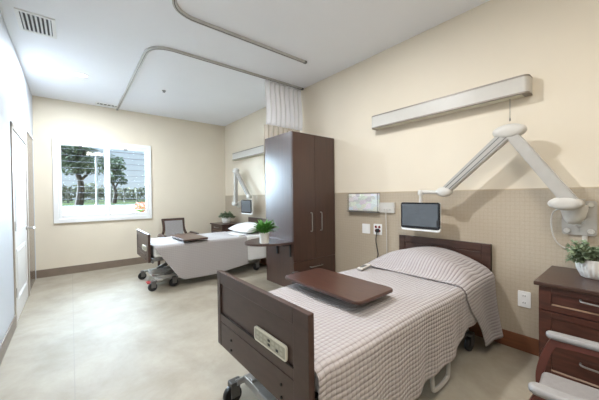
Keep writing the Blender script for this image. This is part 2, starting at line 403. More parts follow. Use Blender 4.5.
def foliage(bm, c, r, n, s, rnd, flat=1.):
    for k in range(n):
        while True:
            v = Vector((rnd.uniform(-1, 1), rnd.uniform(-1, 1), rnd.uniform(-1, 1)))
            if v.length < 1: break
        p = Vector(c)+Vector((v.x*r[0], v.y*r[1], v.z*r[2]))
        a = Vector((rnd.gauss(0, 1), rnd.gauss(0, 1), rnd.gauss(0, .6))).normalized(); b_ = a.orthogonal().normalized()
        q = s*rnd.uniform(.6, 1.3)
        vs = [bm.verts.new(p+a*q), bm.verts.new(p+b_*q*.6), bm.verts.new(p-a*q), bm.verts.new(p-b_*q*.6)]
        bm.faces.new(vs)
def tree(label, loc, h, crown, nb, col, seed):
    rnd = random.Random(seed); t = thing('broadleaf_tree', label, 'tree', loc)
    bm = NB(); tube(bm, [(0, 0, 0), (.1, 0, h*.25), (-.1, .1, h*.5), (.1, 0, h*.8)], lambda q: h*.045*(1-.7*q))
    for k in range(6):
        a = k*1.05+rnd.random(); tube(bm, [(0, 0, h*.28+k*.05*h), (math.cos(a)*crown*.35, math.sin(a)*crown*.35, h*.45+k*.05*h), (math.cos(a)*crown*.7, math.sin(a)*crown*.7, h*.55+k*.06*h)], lambda q: h*.02*(1-.7*q), 6)
    obj('trunk', bm, mat('bark', (74, 62, 54), .9, noise=.2), t)
    bm = NB()
    for k in range(nb):
        a = rnd.uniform(0, 2*PI); q = rnd.uniform(0, crown*.8)
        foliage(bm, (math.cos(a)*q, math.sin(a)*q, h*.68+rnd.uniform(-.24, .3)*h), (crown*.35, crown*.35, crown*.26), 120, .10, rnd)
    obj('crown', bm, mat('tree_foliage', col, .9, noise=.35, nscale=1., spec=.05), t)
tree('large dark broadleaf tree seen through the left shutter panel', (.35, 20, 1.0), 4.6, 1.9, 34, (104, 112, 92), 3)
tree('rounded broadleaf tree seen at left of the right shutter panel', (2.62, 26, 1.0), 3.6, 1.05, 16, (104, 114, 94), 5)
bm = NB(); rnd = random.Random(9)
t = thing('distant_hedge', 'low dark hedge along the horizon beyond the road', 'hedge', (0, 60, 1.0))
for k in range(70): foliage(bm, (-28+k*.9, rnd.uniform(-2, 2), 1.0+rnd.uniform(0, .8)), (1.2, 1.2, 1.5), 70, .35, rnd)
obj('foliage', bm, mat('hedge_green', (120, 120, 100), .95, noise=.3, nscale=.5, spec=.0), t)
t = thing('light_pole', 'slim white pole standing outside the left shutter panel', 'pole', (1.0, 17, 1.0))
bm = NB(); lathe(bm, [(.09, 0), (.09, .1), (.05, .12), (.045, 2.5), (.02, 2.55)], n=12); obj('shaft', bm, PLASTG, t, True)
bm = NB(); lathe(bm, [(.02, 2.55), (.045, 2.56), (.045, 2.60), (.01, 2.62)], n=12); obj('cap', bm, GREYM, t, True)
t = thing('flowering_shrub', 'red flowering shrub outside the lower right of the window', 'shrub', (1.42, 8.12, -.25))
bm = NB(); foliage(bm, (0, 0, 1.22), (.2, .18, .26), 420, .03, rnd); obj('foliage', bm, LEAF2, t)
bm = NB(); foliage(bm, (0, 0, 1.38), (.19, .2, .14), 260, .03, rnd); obj('flowers', bm, mat('red_flower', (206, 84, 66), .7), t)
bm = NB(); tube(bm, [(0, 0, 0), (.02, 0, .5), (0, 0, 1.1)], .025); obj('stem', bm, STEM, t)

# ------------------------------------------------------------------ ceiling items
def downlight(loc, label, power, color):
    t = thing('recessed_downlight', label, 'light', loc)
    bm = NB(); lathe(bm, [(.095, 0), (.095, -.006), (.075, -.008), (.07, -.002), (.07, 0)], n=28); obj('trim_ring', bm, WHITE, t, True)
    bm = NB(); lathe(bm, [(.068, -.0035), (.068, -.006)], n=28); obj('diffuser', bm, LAMPGLOW, t, True)
    l = bpy.data.lights.new('downlight_bulb', 'AREA'); l.shape = 'DISK'; l.size = .14; l.energy = power; l.color = color
    lo = bpy.data.objects.new('downlight_bulb', l); COL.objects.link(lo); lo.parent = t; lo.location = (0, 0, -.009)
    return t
downlight((.143, 5.07, H), 'round recessed ceiling light nearest the window', 42, LIGHT_COOL)
def added_troffer(loc, label):
    t = thing('added_panel_light', label, 'light', loc)
    bm = NB(); prof = ((-.3, .3, -.6, -.56), (-.3, .3, .56, .6), (-.3, -.26, -.56, .56), (.26, .3, -.56, .56))
    for a in prof: box(bm, a[0], a[1], a[2], a[3], -.012, 0)
    obj('frame', bm, WHITE, t); obj('diffuser', bx(-.26, .26, -.56, .56, -.006, 0), LAMPGLOW, t)
    l = bpy.data.lights.new('panel_fill_lamp', 'AREA'); l.shape = 'RECTANGLE'; l.size = .5; l.size_y = 1.1; l.energy = TROFFER_W; l.color = LIGHT_WARM
    lo = bpy.data.objects.new('panel_fill_lamp', l); COL.objects.link(lo); lo.parent = t; lo.location = (0, 0, -.015)
added_troffer((.75, -.25, H), 'added unseen ceiling panel light behind the viewer')  # unseen fixture added to brighten the near part of the room
downlight((1.2, 1.85, H), 'added unseen round ceiling light above the foot of the nearer bed', 28, LIGHT_MID)  # added out of view to light the nearer bed and right wall

def vent(name, label, loc, wx, wy, n):
    t = thing(name, label, 'vent', loc)
    bm = NB(); b_ = .03
    for a in ((-wx/2, wx/2, -wy/2, -wy/2+b_), (-wx/2, wx/2, wy/2-b_, wy/2), (-wx/2, -wx/2+b_, -wy/2+b_, wy/2-b_), (wx/2-b_, wx/2, -wy/2+b_, wy/2-b_)): box(bm, a[0], a[1], a[2], a[3], -.012, 0, bev=.002)
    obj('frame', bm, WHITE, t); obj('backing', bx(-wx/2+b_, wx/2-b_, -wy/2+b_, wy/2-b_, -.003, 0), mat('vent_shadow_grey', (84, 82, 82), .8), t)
    for k in range(n):
        x = -wx/2+b_+(k+.5)*(wx-2*b_)/n
        bm = NB(); prism(bm, [(x-.008, -.004), (x-.005, -.004), (x+.010, -.016), (x+.007, -.016)], 'Y', -wy/2+b_, wy/2-b_); obj('slat', bm, WHITE, t)
vent('ceiling_vent', 'square white louvered ceiling vent at the upper left', (-.235, 3.87, H), .29, .42, 7)
vent('ceiling_vent', 'small slotted ceiling vent close to the window wall', (.56, 6.37, H), .36, .15, 5)
t = thing('fire_sprinkler', 'small ceiling sprinkler head over the far bed', 'sprinkler', (1.222, 4.985, H))
bm = NB(); lathe(bm, [(.032, 0), (.032, -.004), (.012, -.006), (.012, -.02), (.02, -.022), (.02, -.026)], n=16); obj('escutcheon', bm, GREYM, t, True)

def arc_track(name, label, pts, rad):
    """polyline in XY with rounded corners, flat rail hung under the ceiling"""
    P = [Vector((x, y, 0)) for x, y in pts]; out = [P[0]]
    for i in range(1, len(P)-1):
        a = (P[i-1]-P[i]).normalized(); b_ = (P[i+1]-P[i]).normalized()
        for k in range(11):
            q = k/10; out.append((P[i]+a*rad)*(1-q)**2 + P[i]*2*q*(1-q) + (P[i]+b_*rad)*q*q)
    out.append(P[-1])
    t = thing(name, label, 'curtain track', (0, 0, H-.014))
    bm = NB(); tube(bm, out, .0, smooth=False, flat=(.02, .012)); obj('rail', bm, TRACK, t)
    bm = NB(); tube(bm, [p+Vector((0, 0, -.0135)) for p in out], 0, smooth=False, flat=(.004, .0012)); obj('slot', bm, GREYM, t)
    for e in (0, -1):
        bm = NB(); box(bm, out[e].x-.02, out[e].x+.02, out[e].y-.02, out[e].y+.02, -.013, .013, bev=.003); obj('end_cap', bm, GREYM, t)
arc_track('curtain_track', 'curved metal ceiling track nearer the viewer, with no curtain', [(2.41, 2.78), (.73, 2.80), (.73, .2)], .28)
arc_track('curtain_track', 'curved metal ceiling track around the far bed holding the curtain', [(2.96, 3.50), (.73, 3.53), (.74, 6.54)], .28)

# gathered privacy curtain
def pleat(x, amp): return amp*math.sin(x*2*PI/.085)*(1+.3*math.sin(x*17))
t = thing('privacy_curtain', 'gathered beige privacy curtain with white mesh top behind the wardrobe', 'curtain', (0, 3.53, 0))
def curt(z0, z1, x0, x1):
    return lambda u, v: ((x0+(x1-x0)*u+.012*math.sin(v*5), pleat(u*.66, .02)*(1-.25*v)+.0, z0+(z1-z0)*v), (u, v))
cloth('mesh_header', curt(2.44, H-.03, 2.27, 2.965), 160, 12, MESHC, t, .002)
cloth('fabric', curt(.42, 2.44, 2.24, 2.93), 160, 24, BEIGEC, t, .003)
for k in range(9):
    bm = NB(); x = 2.29+k*.08; box(bm, x-.004, x+.004, -.004-.02, .004-.02, H-.036, H-.0285); obj('hook', bm, WHITE, t)

# ------------------------------------------------------------------ wardrobe
t = thing('wardrobe', 'tall dark brown wooden wardrobe with two doors and a bottom drawer', 'wardrobe', (2.2, 2.81, .0))
wW, wD, z0, z1 = .78, .64, .14, 2.2
bm = NB(); box(bm, 0, wW, .02, wD, z0, z1, bev=.002); obj('carcass', bm, WOODC, t)
bm = NB(); box(bm, .32, wW, .14, wD-.04, 0, z0); obj('plinth', bm, DARK, t)
mx_ = .39
for a, b_, hx in ((.004, mx_-.002, .305), (mx_+.002, wW-.004, .485)):
    bm = NB(); box(bm, a, b_, 0, .02, .505, z1-.004, bev=.002); d = obj('door', bm, WOODC, t)
    bm = NB(); tube(bm, [(hx, .002, .885), (hx, -.03, .895), (hx, -.032, 1.01), (hx, -.03, 1.125), (hx, .002, 1.135)], .0065); obj('handle', bm, CHROME, d, True)
bm = NB(); box(bm, .004, wW-.004, 0, .02, z0+.004, .500, bev=.002); d = obj('drawer', bm, WOODC, t)
bm = NB(); tube(bm, [(.28, .002, .405), (.29, -.03, .405), (.39, -.032, .405), (.49, -.03, .405), (.50, .002, .405)], .0065); obj('handle', bm, CHROME, d, True)
# half-oval wall shelf fixed on the wardrobe side
bm = NB(); poly = [(0, -.32)] + [(-.50*math.cos(R(a)), .32*math.sin(R(a))) for a in range(-84, 85, 7)] + [(0, .32)]
prism(bm, poly, 'Z', 0, .028); sh_ = obj('side_shelf', bm, WOODF, t); sh_.location = (0, .32, .745); sh_['label'] = 'half-oval shelf on the side of the wardrobe'
for y in (-.27, .03):
    bm = NB(); box(bm, -.02, 0, y-.011, y+.011, -.17, 0); box(bm, -.13, 0, y-.011, y+.011, -.02, 0); obj('bracket', bm, BLACK, sh_)

# ------------------------------------------------------------------ beds
def make_caster(bm_f, bm_w, x, y):
    lathe(bm_w, [(.02, -.018), (.058, -.018), (.062, -.01), (.062, .01), (.058, .018), (.02, .018)], (x, y, .062), 20, 'Y')
    box(bm_f, x-.02, x+.045, y-.028, y-.021, .05, .14, bev=.004); box(bm_f, x-.02, x+.045, y+.021, y+.028, .05, .14, bev=.004)
    box(bm_f, x-.02, x+.06, y-.028, y+.028, .125, .15, bev=.006)
    lathe(bm_f, [(.012, -.03), (.012, .03)], (x, y, .062), 10, 'Y')
def make_bed(label, loc, L, W, ftop, fbot, htop, mtop, red=False, rail=False):
    t = thing('hospital_bed', label, 'bed', loc)
    h = W/2
    def panel(x0, x1, top, bot, out, mt):
        o_ = out      # +1: decorated face looks to -X, recess 6 mm
        bm = NB(); s = .105; rr = .075; mid0, mid1 = top-.325, top-.27
        xs = (x0, x1) if o_ > 0 else (x0, x1)
        # core
        box(bm, x0+.009, x1, -h+.002, h-.002, bot, top-.002)
        for a in ((-h, -h+s, bot, top), (h-s*.45, h, bot, top), (-h+s, h-s*.45, top-rr, top)):
            box(bm, x0, x1+.0, a[0], a[1], a[2], a[3], bev=.003)
        box(bm, x0+.002, x0+.012, -h+s, h-s*.45, bot, mid0+.0, bev=.001)
        box(bm, x0+.002, x0+.012, -h+s, h-s*.45, mid0+.006, mid1)
        return bm
    fb = obj('footboard', panel(0, .032, ftop, fbot, 1, WOODF), WOODF, t)
    # dark reveal lines around the inset panels, bed bolts
    bm = NB(); s = .105
    box(bm, .0005, .003, -h+s-.001, h-s*.45+.001, ftop-.271, ftop-.265); box(bm, .0005, .003, h-s*.45, h-s*.45+.006, ftop-.27, ftop-.075); box(bm, .0005, .003, h-s*.45, h-s*.45+.006, fbot, ftop-.335)
    obj('reveal', bm, DARK, fb)
    for y, z in ((.26, fbot+.09), (.26, fbot+.03), (-.26, fbot+.09), (-.26, fbot+.03)):
        bm = NB(); lathe(bm, [(.007, -.003), (.007, .0025)], (0, y, z), 10, 'X'); obj('bolt', bm, DARK, fb)
    # control panel
    bm = NB(); y0, y1, pz0, pz1 = -.31, -.03, ftop-.262, ftop-.19
    prism(bm, rrect(y0, y1, pz0, pz1, .014), 'X', -.006, 0.004); cp = obj('control_panel', bm, CREAMP, fb)
    bm = NB(); prism(bm, rrect(y0+.009, y1-.009, pz0+.010, pz1-.010, .006), 'X', -.0068, -.004); obj('keypad', bm, OLIVE, cp)
    kk = 0
    for r_ in range(2):
        for c_ in range(7):
            yy = y0+.036+c_*.0345; zz = pz0+.026+r_*.021
            bm = NB(); box(bm, -.0082, -.0066, yy-.010, yy+.010, zz-.006, zz+.006, bev=.0008)
            obj('button', bm, (BLACK if (c_, r_) in ((3, 0), (3, 1), (1, 0)) else KEYM), cp); kk += 1
    # headboard (inset rectangular panel facing the foot)
    bm = NB(); x1 = L-.012; x0 = L-.045
    box(bm, x0+.008, x1, -h, h, .34, htop-.002)
    for a in ((-h, -h+.07, .34, htop), (h-.07, h, .34, htop), (-h+.07, h-.07, htop-.07, htop)): box(bm, x0, x1, a[0], a[1], a[2], a[3], bev=.003)
    box(bm, x0+.004, x0+.01, -h+.082, h-.082, .36, htop-.082, bev=.002)
    obj('headboard', bm, WOODH, t)
    # mattress and deck
    bm = NB(); box(bm, .07, L-.06, -.44, .44, .485, mtop-.01, bev=.035, seg=4); obj('mattress', bm, MATT, t, True)
    bm = NB(); box(bm, .05, L-.06, -.43, .43, .44, .485, bev=.01)
    for x in (.06, L-.12):
        tube(bm, [(x, -.43, .43), (x, .43, .43)], .018, smooth=False)
    obj('deck', bm, GREYM, t)
    # lift arms: scissor links from base to deck
    for y in (-.25, .25):
        bm = NB(); tube(bm, [(.26, y, .17), (.86, y, .44)], 0, smooth=False, flat=(.014, .026)); obj('lift_arm', bm, GREYM, t)
        bm = NB(); tube(bm, [(L-.32, y, .17), (L-.86, y, .44)], 0, smooth=False, flat=(.014, .026)); obj('lift_arm', bm, GREYM, t)
    bm = NB(); lathe(bm, [(.024, .0), (.024, .42)], (.30, 0, .20), 14, 'X'); lathe(bm, [(.014, .42), (.014, .62)], (.30, 0, .20), 12, 'X'); obj('actuator', bm, STEEL, t, True)
    # base frame
    bm = NB()
    for y in (-.28, .28): box(bm, .14, L-.2, y-.022, y+.022, .13, .18, bev=.005)
    for x in (.16, .42, L-.3): box(bm, x-.025, x+.025, -.36, .36, .115, .165, bev=.005)
    tube(bm, [(.08, -.36, .14), (.20, -.36, .14)], .02, smooth=False); tube(bm, [(.08, .36, .14), (.20, .36, .14)], .02, smooth=False)
    box(bm, .10, .34, -.14, .14, .15, .2, bev=.01)
    obj('base_frame', bm, STEEL, t)
    for x, y in ((.03, -.36), (.03, .36), (L-.32, -.36), (L-.32, .36), (.40, -.36)) if False else ((.06, -.38), (.06, .38), (L-.34, -.38), (L-.34, .38), (.36, -.34)):
        a, b_ = NB(), NB(); make_caster(a, b_, x, y)
        c = obj('caster_fork', a, GREYM, t); obj('wheel', b_, BLACK, c, True)
    bm = NB(); box(bm, .0, .16, -.33, -.28, .105, .125, bev=.006); box(bm, -.0, .05, -.34, -.22, .10, .12, bev=.006); obj('brake_pedal', bm, RED if red else STEEL, t)
    if rail:
        bm = NB(); x = 1.06; tube(bm, [(x, -.40, .40), (x, -.455, .36), (x+.0, -.462, .12), (x+.04, -.462,   .07), (x+.19, -.462, .07), (x+.24, -.462, .12), (x+.24, -.455, .36), (x+.24, -.40, .40)], .014); obj('assist_rail', bm, PLASTG, t, True)
    return t
BED1 = (.738, 1.307, 0); L1 = 2.255
make_bed('nearer hospital bed with dark wooden footboard carrying a control panel', BED1, L1, .915, .872, .395, .898, .645, rail=True)
BED2 = (.84, 4.87, 0); L2 = 2.14
make_bed('farther hospital bed beneath the window with exposed wheeled base', BED2, L2, .88, .84, .43, .93, .66, red=True)

def smooth01(x): x = max(0, min(1, x)); return x*x*(3-2*x)
def drape(hw, rad, top, c):
    """cross-section: arc coordinate c (signed) -> (y, z)"""
    s = 1 if c >= 0 else -1; a = abs(c); flat = hw-rad
    if a < flat: return c, top
    q = a-flat; arc = rad*PI/2
    if q < arc: th = q/rad; return s*(flat+rad*math.sin(th)), top-rad+rad*math.cos(th)
    return s*hw, top-rad-(q-arc)
# --- coverlet on bed 1
ox, oy = BED1[0], BED1[1]
def hem1(X):
    pts = [(.78, .10), (1.0, .13), (1.55, .175), (2.04, .245), (2.2, .295), (2.35, .33), (2.8, .34)]
    for (a, b_), (c, d) in zip(pts, pts[1:]):
        if X <= c: q = max(0, (X-a)/(c-a)); return b_+(d-b_)*q
    return pts[-1][1]
TOP1 = .647; HW = .478; RD = .05
def cov1(u, v):
    X = .772 + (2.62-.772)*u
    top = TOP1 + .006*math.sin(X*5) ; flat = HW-RD
    dn = top-RD-hem1(X) + RD*PI/2; df = .30
    c = -(flat+dn) + (2*flat+dn+df)*v
    y, z = drape(HW, RD, top, c)
    if abs(c) > flat:
        d = max(0, top-z)/.5; s = -1 if c < 0 else 1
        y += s*(.010*math.sin(X*13+1)*d+.008*math.sin(X*29)*d + .012*d) + (.012*d*s*math.sin(X*7))
    else:
        z += .004*math.sin(X*9+c*5)+.003*math.sin(c*14+X*3)
    e = 1-smooth01((X-.772)/.06); z -= e*.03 if abs(c) < flat else e*.01
    return (X, oy+y, z), (X, c)
cv = cloth('coverlet', cov1, 150, 150, QUILT, None, .007); tag(cv, 'lilac-grey quilted coverlet spread over the nearer bed', 'coverlet')
def head1(u, v):
    hw = HW+.012; rd = .07; flat = hw-rd; dn = .60; df = .30
    c = -(flat+dn) + (2*flat+dn+df)*v
    y, z = drape(hw, rd, 0, c)
    depth = max(0, -z)
    xl = 2.275 + (.36*smooth01((depth-.0)/.60) if c < 0 else .3*depth)
    # front lip curves: on top the fold line sits a bit forward at the near side
    X = xl + (2.915-xl)*u
    q = smooth01((X-2.275)/.27) ; yy = min(1, abs(c)/.46)
    bump = .150*(1-yy**2.2)*(q*(1-.12*smooth01((X-2.62)/.3)))
    wr = .006*math.sin(X*22+c*9)*q
    base = TOP1+.012+.012*smooth01(u*4)
    zz = base + z + (bump+wr if abs(c) < .46 else 0)
    if c < -flat:
        d = depth/.55; y -= .012*math.sin(X*16)*d + (.03+.022*u)*d*d + .008*math.sin(u*9)*d
    zz = max(zz, .045)
    return (X, oy+y, zz), (X, c)
cloth('folded_pillow_end', head1, 80, 160, QUILT_RIB, cv, .008)

# --- coverlet, sheet and pillow on bed 2
o2y = BED2[1]; TOP2 = .662
def hem2(X):
    pts = [(.90, .665), (.98, .54), (1.23, .17), (1.32, .12), (1.80, .105), (2.40, .19), (2.6, .2)]
    for (a, b_), (c, d) in zip(pts, pts[1:]):
        if X <= c: q = max(0, (X-a)/(c-a)); return b_+(d-b_)*q
    return pts[-1][1]
def cov2(u, v):
    X = .90+(2.40-.90)*u; hw = .47; rd = .04; flat = hw-rd
    dn = max(.02, TOP2-rd-hem2(X)+rd*PI/2); df = .25
    c = -(flat+dn)+(2*flat+dn+df)*v
    y, z = drape(hw, rd, TOP2, c)
    if c < -flat:
        d = max(0, TOP2-z)/.5; y -= .014*math.sin(X*6+.6)*d+.03*d+.006*math.sin(X*17)*d
    elif abs(c) < flat: z += .003*math.sin(X*8+c*6)
    return (X, o2y+y, z), (X, c)
cv2 = cloth('coverlet', cov2, 110, 110, QUILT2, None, .006); tag(cv2, 'pale grey coverlet hanging off the side of the farther bed', 'coverlet')
def sheet2(u, v):
    X = 2.408+(2.92-2.408)*u; hw = .458; rd = .04; flat = hw-rd; dn = .46; df = .2
    c = -(flat+dn)+(2*flat+dn+df)*v; y, z = drape(hw, rd, TOP2-.004, c)
    if c < -flat: d = max(0, TOP2-z)/.5; y -= .008*math.sin(X*19)*d
    return (X, o2y+y, z), (X, c)
sh = cloth('bed_sheet', sheet2, 40, 70, MATT, None, .003); tag(sh, 'white sheet hanging at the head end of the farther bed', 'sheet')
def pillow(name, label, loc, lx, ly, lz, tilt, m):
    bm = NB(); nu, nv = 28, 36; g = {}
    def prof(a): return max(0., 1-abs(a)**2.6)**.55
    for s in (1, -1):
        for i in range(nu+1):
            for j in range(nv+1):
                a = -1+2*i/nu; b_ = -1+2*j/nv; zz = s*lz/2*prof(a)*prof(b_)*(1+.05*math.sin(a*7+b_*5))
                if s < 0 and (i in (0, nu) or j in (0, nv)): g[s, i, j] = g[1, i, j]; continue
                pin = 1-.05*(a*a)*(b_*b_)
                g[s, i, j] = bm.verts.new((a*lx/2*(1-.06*(1-b_*b_)*abs(a)**4), b_*ly/2*pin, zz))
    for s in (1, -1):
        for i in range(nu):
            for j in range(nv): bm.faces.new((g[s, i, j], g[s, i+1, j], g[s, i+1, j+1], g[s, i, j+1]))
    o = obj(name, bm, m, None, True, 180); o.location = loc; o.rotation_euler = (0, tilt, 0); tag(o, label, 'pillow'); return o
pillow('pillow', 'plump white pillow at the head of the farther bed', (2.665, 4.88, .762), .46, .80, .165, R(-10), MATT)
bm = NB(); box(bm, -.07, .07, -.22, .22, 0, .02, bev=.008); o = obj('folded_towel', bm, MATT); o.location = (2.33, 4.66, .669); tag(o, 'folded white cloth lying in front of the white pillow', 'towel')

# ------------------------------------------------------------------ overbed trays
def tray_table(label, loc, lx, ly, rotz, far, out):
    t = thing('overbed_table', label, 'table', loc, rotz)
    z = .71 if far is None else far
    bm = NB(); prism(bm, rrect(-lx/2, lx/2, -ly/2, ly/2, .045, 6), 'Z', z, z+.022)
    top = obj('tabletop', bm, WOODT, t); mb = top.modifiers.new('bevel', 'BEVEL'); mb.width = .006; mb.segments = 2; mb.limit_method = 'ANGLE'
    yc = out
    bm = NB(); box(bm, -.04, .04, ly/2-.26, ly/2-.02, z-.018, z, bev=.004); box(bm, -.03, .03, ly/2-.03, yc+.025, z-.018, z-.002, bev=.002); obj('support_bracket', bm, DKM, t)
    bm = NB(); box(bm, -.03, .03, yc-.022, yc+.022, .07, z-.018, bev=.006); obj('column', bm, DKM, t)
    bm = NB(); box(bm, -.19, -.15, yc-.45, yc+.05, .045, .07, bev=.006); box(bm, .15, .19, yc-.45, yc+.05, .045, .07, bev=.006); box(bm, -.19, .19, yc-.03, yc+.03, .045, .075, bev=.006); obj('base', bm, STEEL, t)
    for x, y in ((-.17, yc-.42), (.17, yc-.42), (-.17, yc+.03), (.17, yc+.03)):
        bm = NB(); lathe(bm, [(.012, -.012), (.023, -.01), (.023, .01), (.012, .012)], (x, y, .023), 14, 'Y'); obj('caster', bm, BLACK, t, True)
    return t
tray_table('walnut-topped overbed table across the nearer bed', (1.466, 1.39, 0), .39, .735, 0, .715, .45)
tray_table('dark-topped overbed table across the farther bed', (1.50, 4.73, 0), .38, .80, 0, .70, .66)

# ------------------------------------------------------------------ nightstands
def nightstand(label, loc, W=.6, D=.59, m=WOODN):
    t = thing('nightstand', label, 'nightstand', loc); h = W/2; Ht = .776
    bm = NB(); box(bm, .015, D, -h+.0, h-.0, .06, Ht-.026, bev=.002); obj('body', bm, m, t)
    bm = NB(); box(bm, .05, D-.02, -h+.03, h-.03, 0, .06); obj('plinth', bm, DARK, t)
    bm = NB(); box(bm, -.028, D, -h-.02, h+.02, Ht-.026, Ht, bev=.005, seg=3); obj('top', bm, WOODF if False else WOODH, t)
    def front(z0, z1, hz):
        bm = NB(); y0, y1 = -h+.004, h-.004; s = .062
        box(bm, .004, .016, y0, y1, z0, z1)
        box(bm, -.004, .006, y0, y0+s, z0, z1, bev=.0015); box(bm, -.004, .006, y1-s, y1, z0, z1, bev=.0015)
        box(bm, -.004, .006, y0+s, y1-s, z1-s*.62, z1, bev=.0015); box(bm, -.004, .006, y0+s, y1-s, z0, z0+s*.62, bev=.0015)
        d = obj('drawer', bm, m, t)
        bm = NB(); prism(bm, [(-.0035, z0+s*.62), (.005, z0+s*.62), (.005, z0+s*.62+.009)], 'Y', y0+s, y1-s); obj('bevel_edge', bm, BEVELG, d)
        bm = NB(); tube(bm, [(.002, -.10, hz), (-.026, -.088, hz-.004), (-.03, 0, hz-.006), (-.026, .088, hz-.004), (.002, .10, hz)], .006); obj('handle', bm, CHROME, d, True)
    front(.592, .746, .70); front(.162, .586, .31)
    return t
nightstand('reddish-brown two-drawer nightstand in the right foreground', (2.402, .12, 0))
nightstand('dark nightstand in the far corner beside the farther bed', (2.485, 5.92, 0), D=.50, m=WOODH)

# ------------------------------------------------------------------ armchairs (local: faces +Y)
def armchair(label, loc, rotz, wood, aw=.56, bw=.25, padm=None):
    t = thing('armchair', label, 'chair', loc, rotz); hx = aw/2
    # local frame: seat spans y -.5 .. 0 (front at 0)
    bm = NB(); box(bm, -hx+.03, hx-.03, -.48, .02, .40, .47, bev=.025, seg=4); obj('seat', bm, GREYF, t, True)
    bm = NB(); box(bm, -hx+.03, hx-.03, -.47, -.0, .35, .40, bev=.005); obj('seat_frame', bm, wood, t)
    for s in (-1, 1):
        x = s*hx
        bm = NB(); tube(bm, [(x, -.0, 0), (x, .02, .2), (x, .03, .38), (x, .028, .45), (x, .01, .53), (x, -.012, .59), (x, -.03, .625)], 0, flat=(.016, .015)); obj('front_leg', bm, wood, t)
        bm = NB(); tube(bm, [(x, -.54, 0), (x, -.49, .25), (x*.98, -.48, .45), (s*bw, -.535, .70), (s*bw, -.60, .93)], 0, flat=(.018, .022)); obj('back_leg', bm, wood, t)
        bm = NB(); tube(bm, [(x, -.02, .612), (x, -.2, .618), (x, -.52, .60)], 0, flat=(.02, .016)); arm = obj('arm_rail', bm, wood, t)
        bm = NB(); prism(bm, rrect(x-.028, x+.028, -.44, .008, .027, 6), 'Z', .628, .658)
        pad = obj('arm_pad', bm, padm or PADF, t, True); mb = pad.modifiers.new('bevel', 'BEVEL'); mb.width = .012; mb.segments = 3; mb.limit_method = 'ANGLE'
    # back: frame and upholstered panel, leaning
    def yy(z): return -.48-(z-.45)*.25
    bm = NB(); prism(bm, [(yy(.52)-.01, .52), (yy(.52)+.035, .52), (yy(.89)+.035, .89), (yy(.89)-.01, .89)], 'X', -bw+.03, bw-.03); obj('backrest', bm, GREYF, t)
    bm = NB(); prism(bm, [(yy(.89)-.02, .89), (yy(.89)+.03, .89), (yy(.935)+.03, .935), (yy(.935)-.02, .935)], 'X', -bw-.012, bw+.012); obj('top_rail', bm, wood, t)
    bm = NB(); prism(bm, [(yy(.5)-.02, .49), (yy(.5)+.02, .49), (yy(.52)+.02, .53), (yy(.52)-.02, .53)], 'X', -hx, hx); obj('lower_rail', bm, wood, t)
    return t
armchair('cherry-framed armchair with grey seat and pale arm pads, cropped at lower right', (1.58, .268, 0), R(4), CHERRY)
armchair('grey upholstered dark-framed armchair behind the farther bed', (1.64, 5.55, 0), R(180), WOODH, aw=.60, bw=.20, padm=WOODH)

# ------------------------------------------------------------------ plants
def leafy(bm, base, d, L, W, curl, rnd):
    d = Vector(d).normalized(); side = d.cross(Vector((0, 0, 1)))
    side = side.normalized() if side.length > .05 else Vector((1, 0, 0)); n = side.cross(d).normalized(); rows = []
    for k in range(5):
        q = k/4; p = Vector(base)+d*L*q + n*(-curl*L*q*q); ww = W*math.sin(PI*min(.97, .12+q*.86))**.8
        rows.append((bm.verts.new(p-side*ww), bm.verts.new(p-n*W*.25), bm.verts.new(p+side*ww)))
    for a, b_ in zip(rows, rows[1:]):
        bm.faces.new((a[0], a[1], b_[1], b_[0])); bm.faces.new((a[1], a[2], b_[2], b_[1]))
def shelf_plant(loc):
    rnd = random.Random(4); t = thing('potted_plant', 'bright green leafy plant in a smooth white pot on the half-oval shelf', 'plant', loc)
    bm = NB(); lathe(bm, [(.052, 0), (.058, .004), (.062, .13), (.064, .135), (.058, .135), (.055, .12)], n=32); obj('pot', bm, CERAM, t, True)
    bm = NB(); lathe(bm, [(.054, .115), (.054, .122)], n=20); obj('soil', bm, SOIL, t)
    bm = NB()
    for k in range(190):
        a = rnd.uniform(0, 2*PI); el = rnd.uniform(.2, 1.45); r0 = rnd.uniform(.0, .05)
        leafy(bm, (r0*math.cos(a), r0*math.sin(a), .135+rnd.uniform(0, .03)), (math.cos(a)*math.cos(el), math.sin(a)*math.cos(el), math.sin(el)+.25), rnd.uniform(.08, .155), rnd.uniform(.012, .02), rnd.uniform(.1, .7), rnd)
    obj('leaves', bm, LEAF2, t, True, 180)
shelf_plant((1.875, 2.985, .7735))
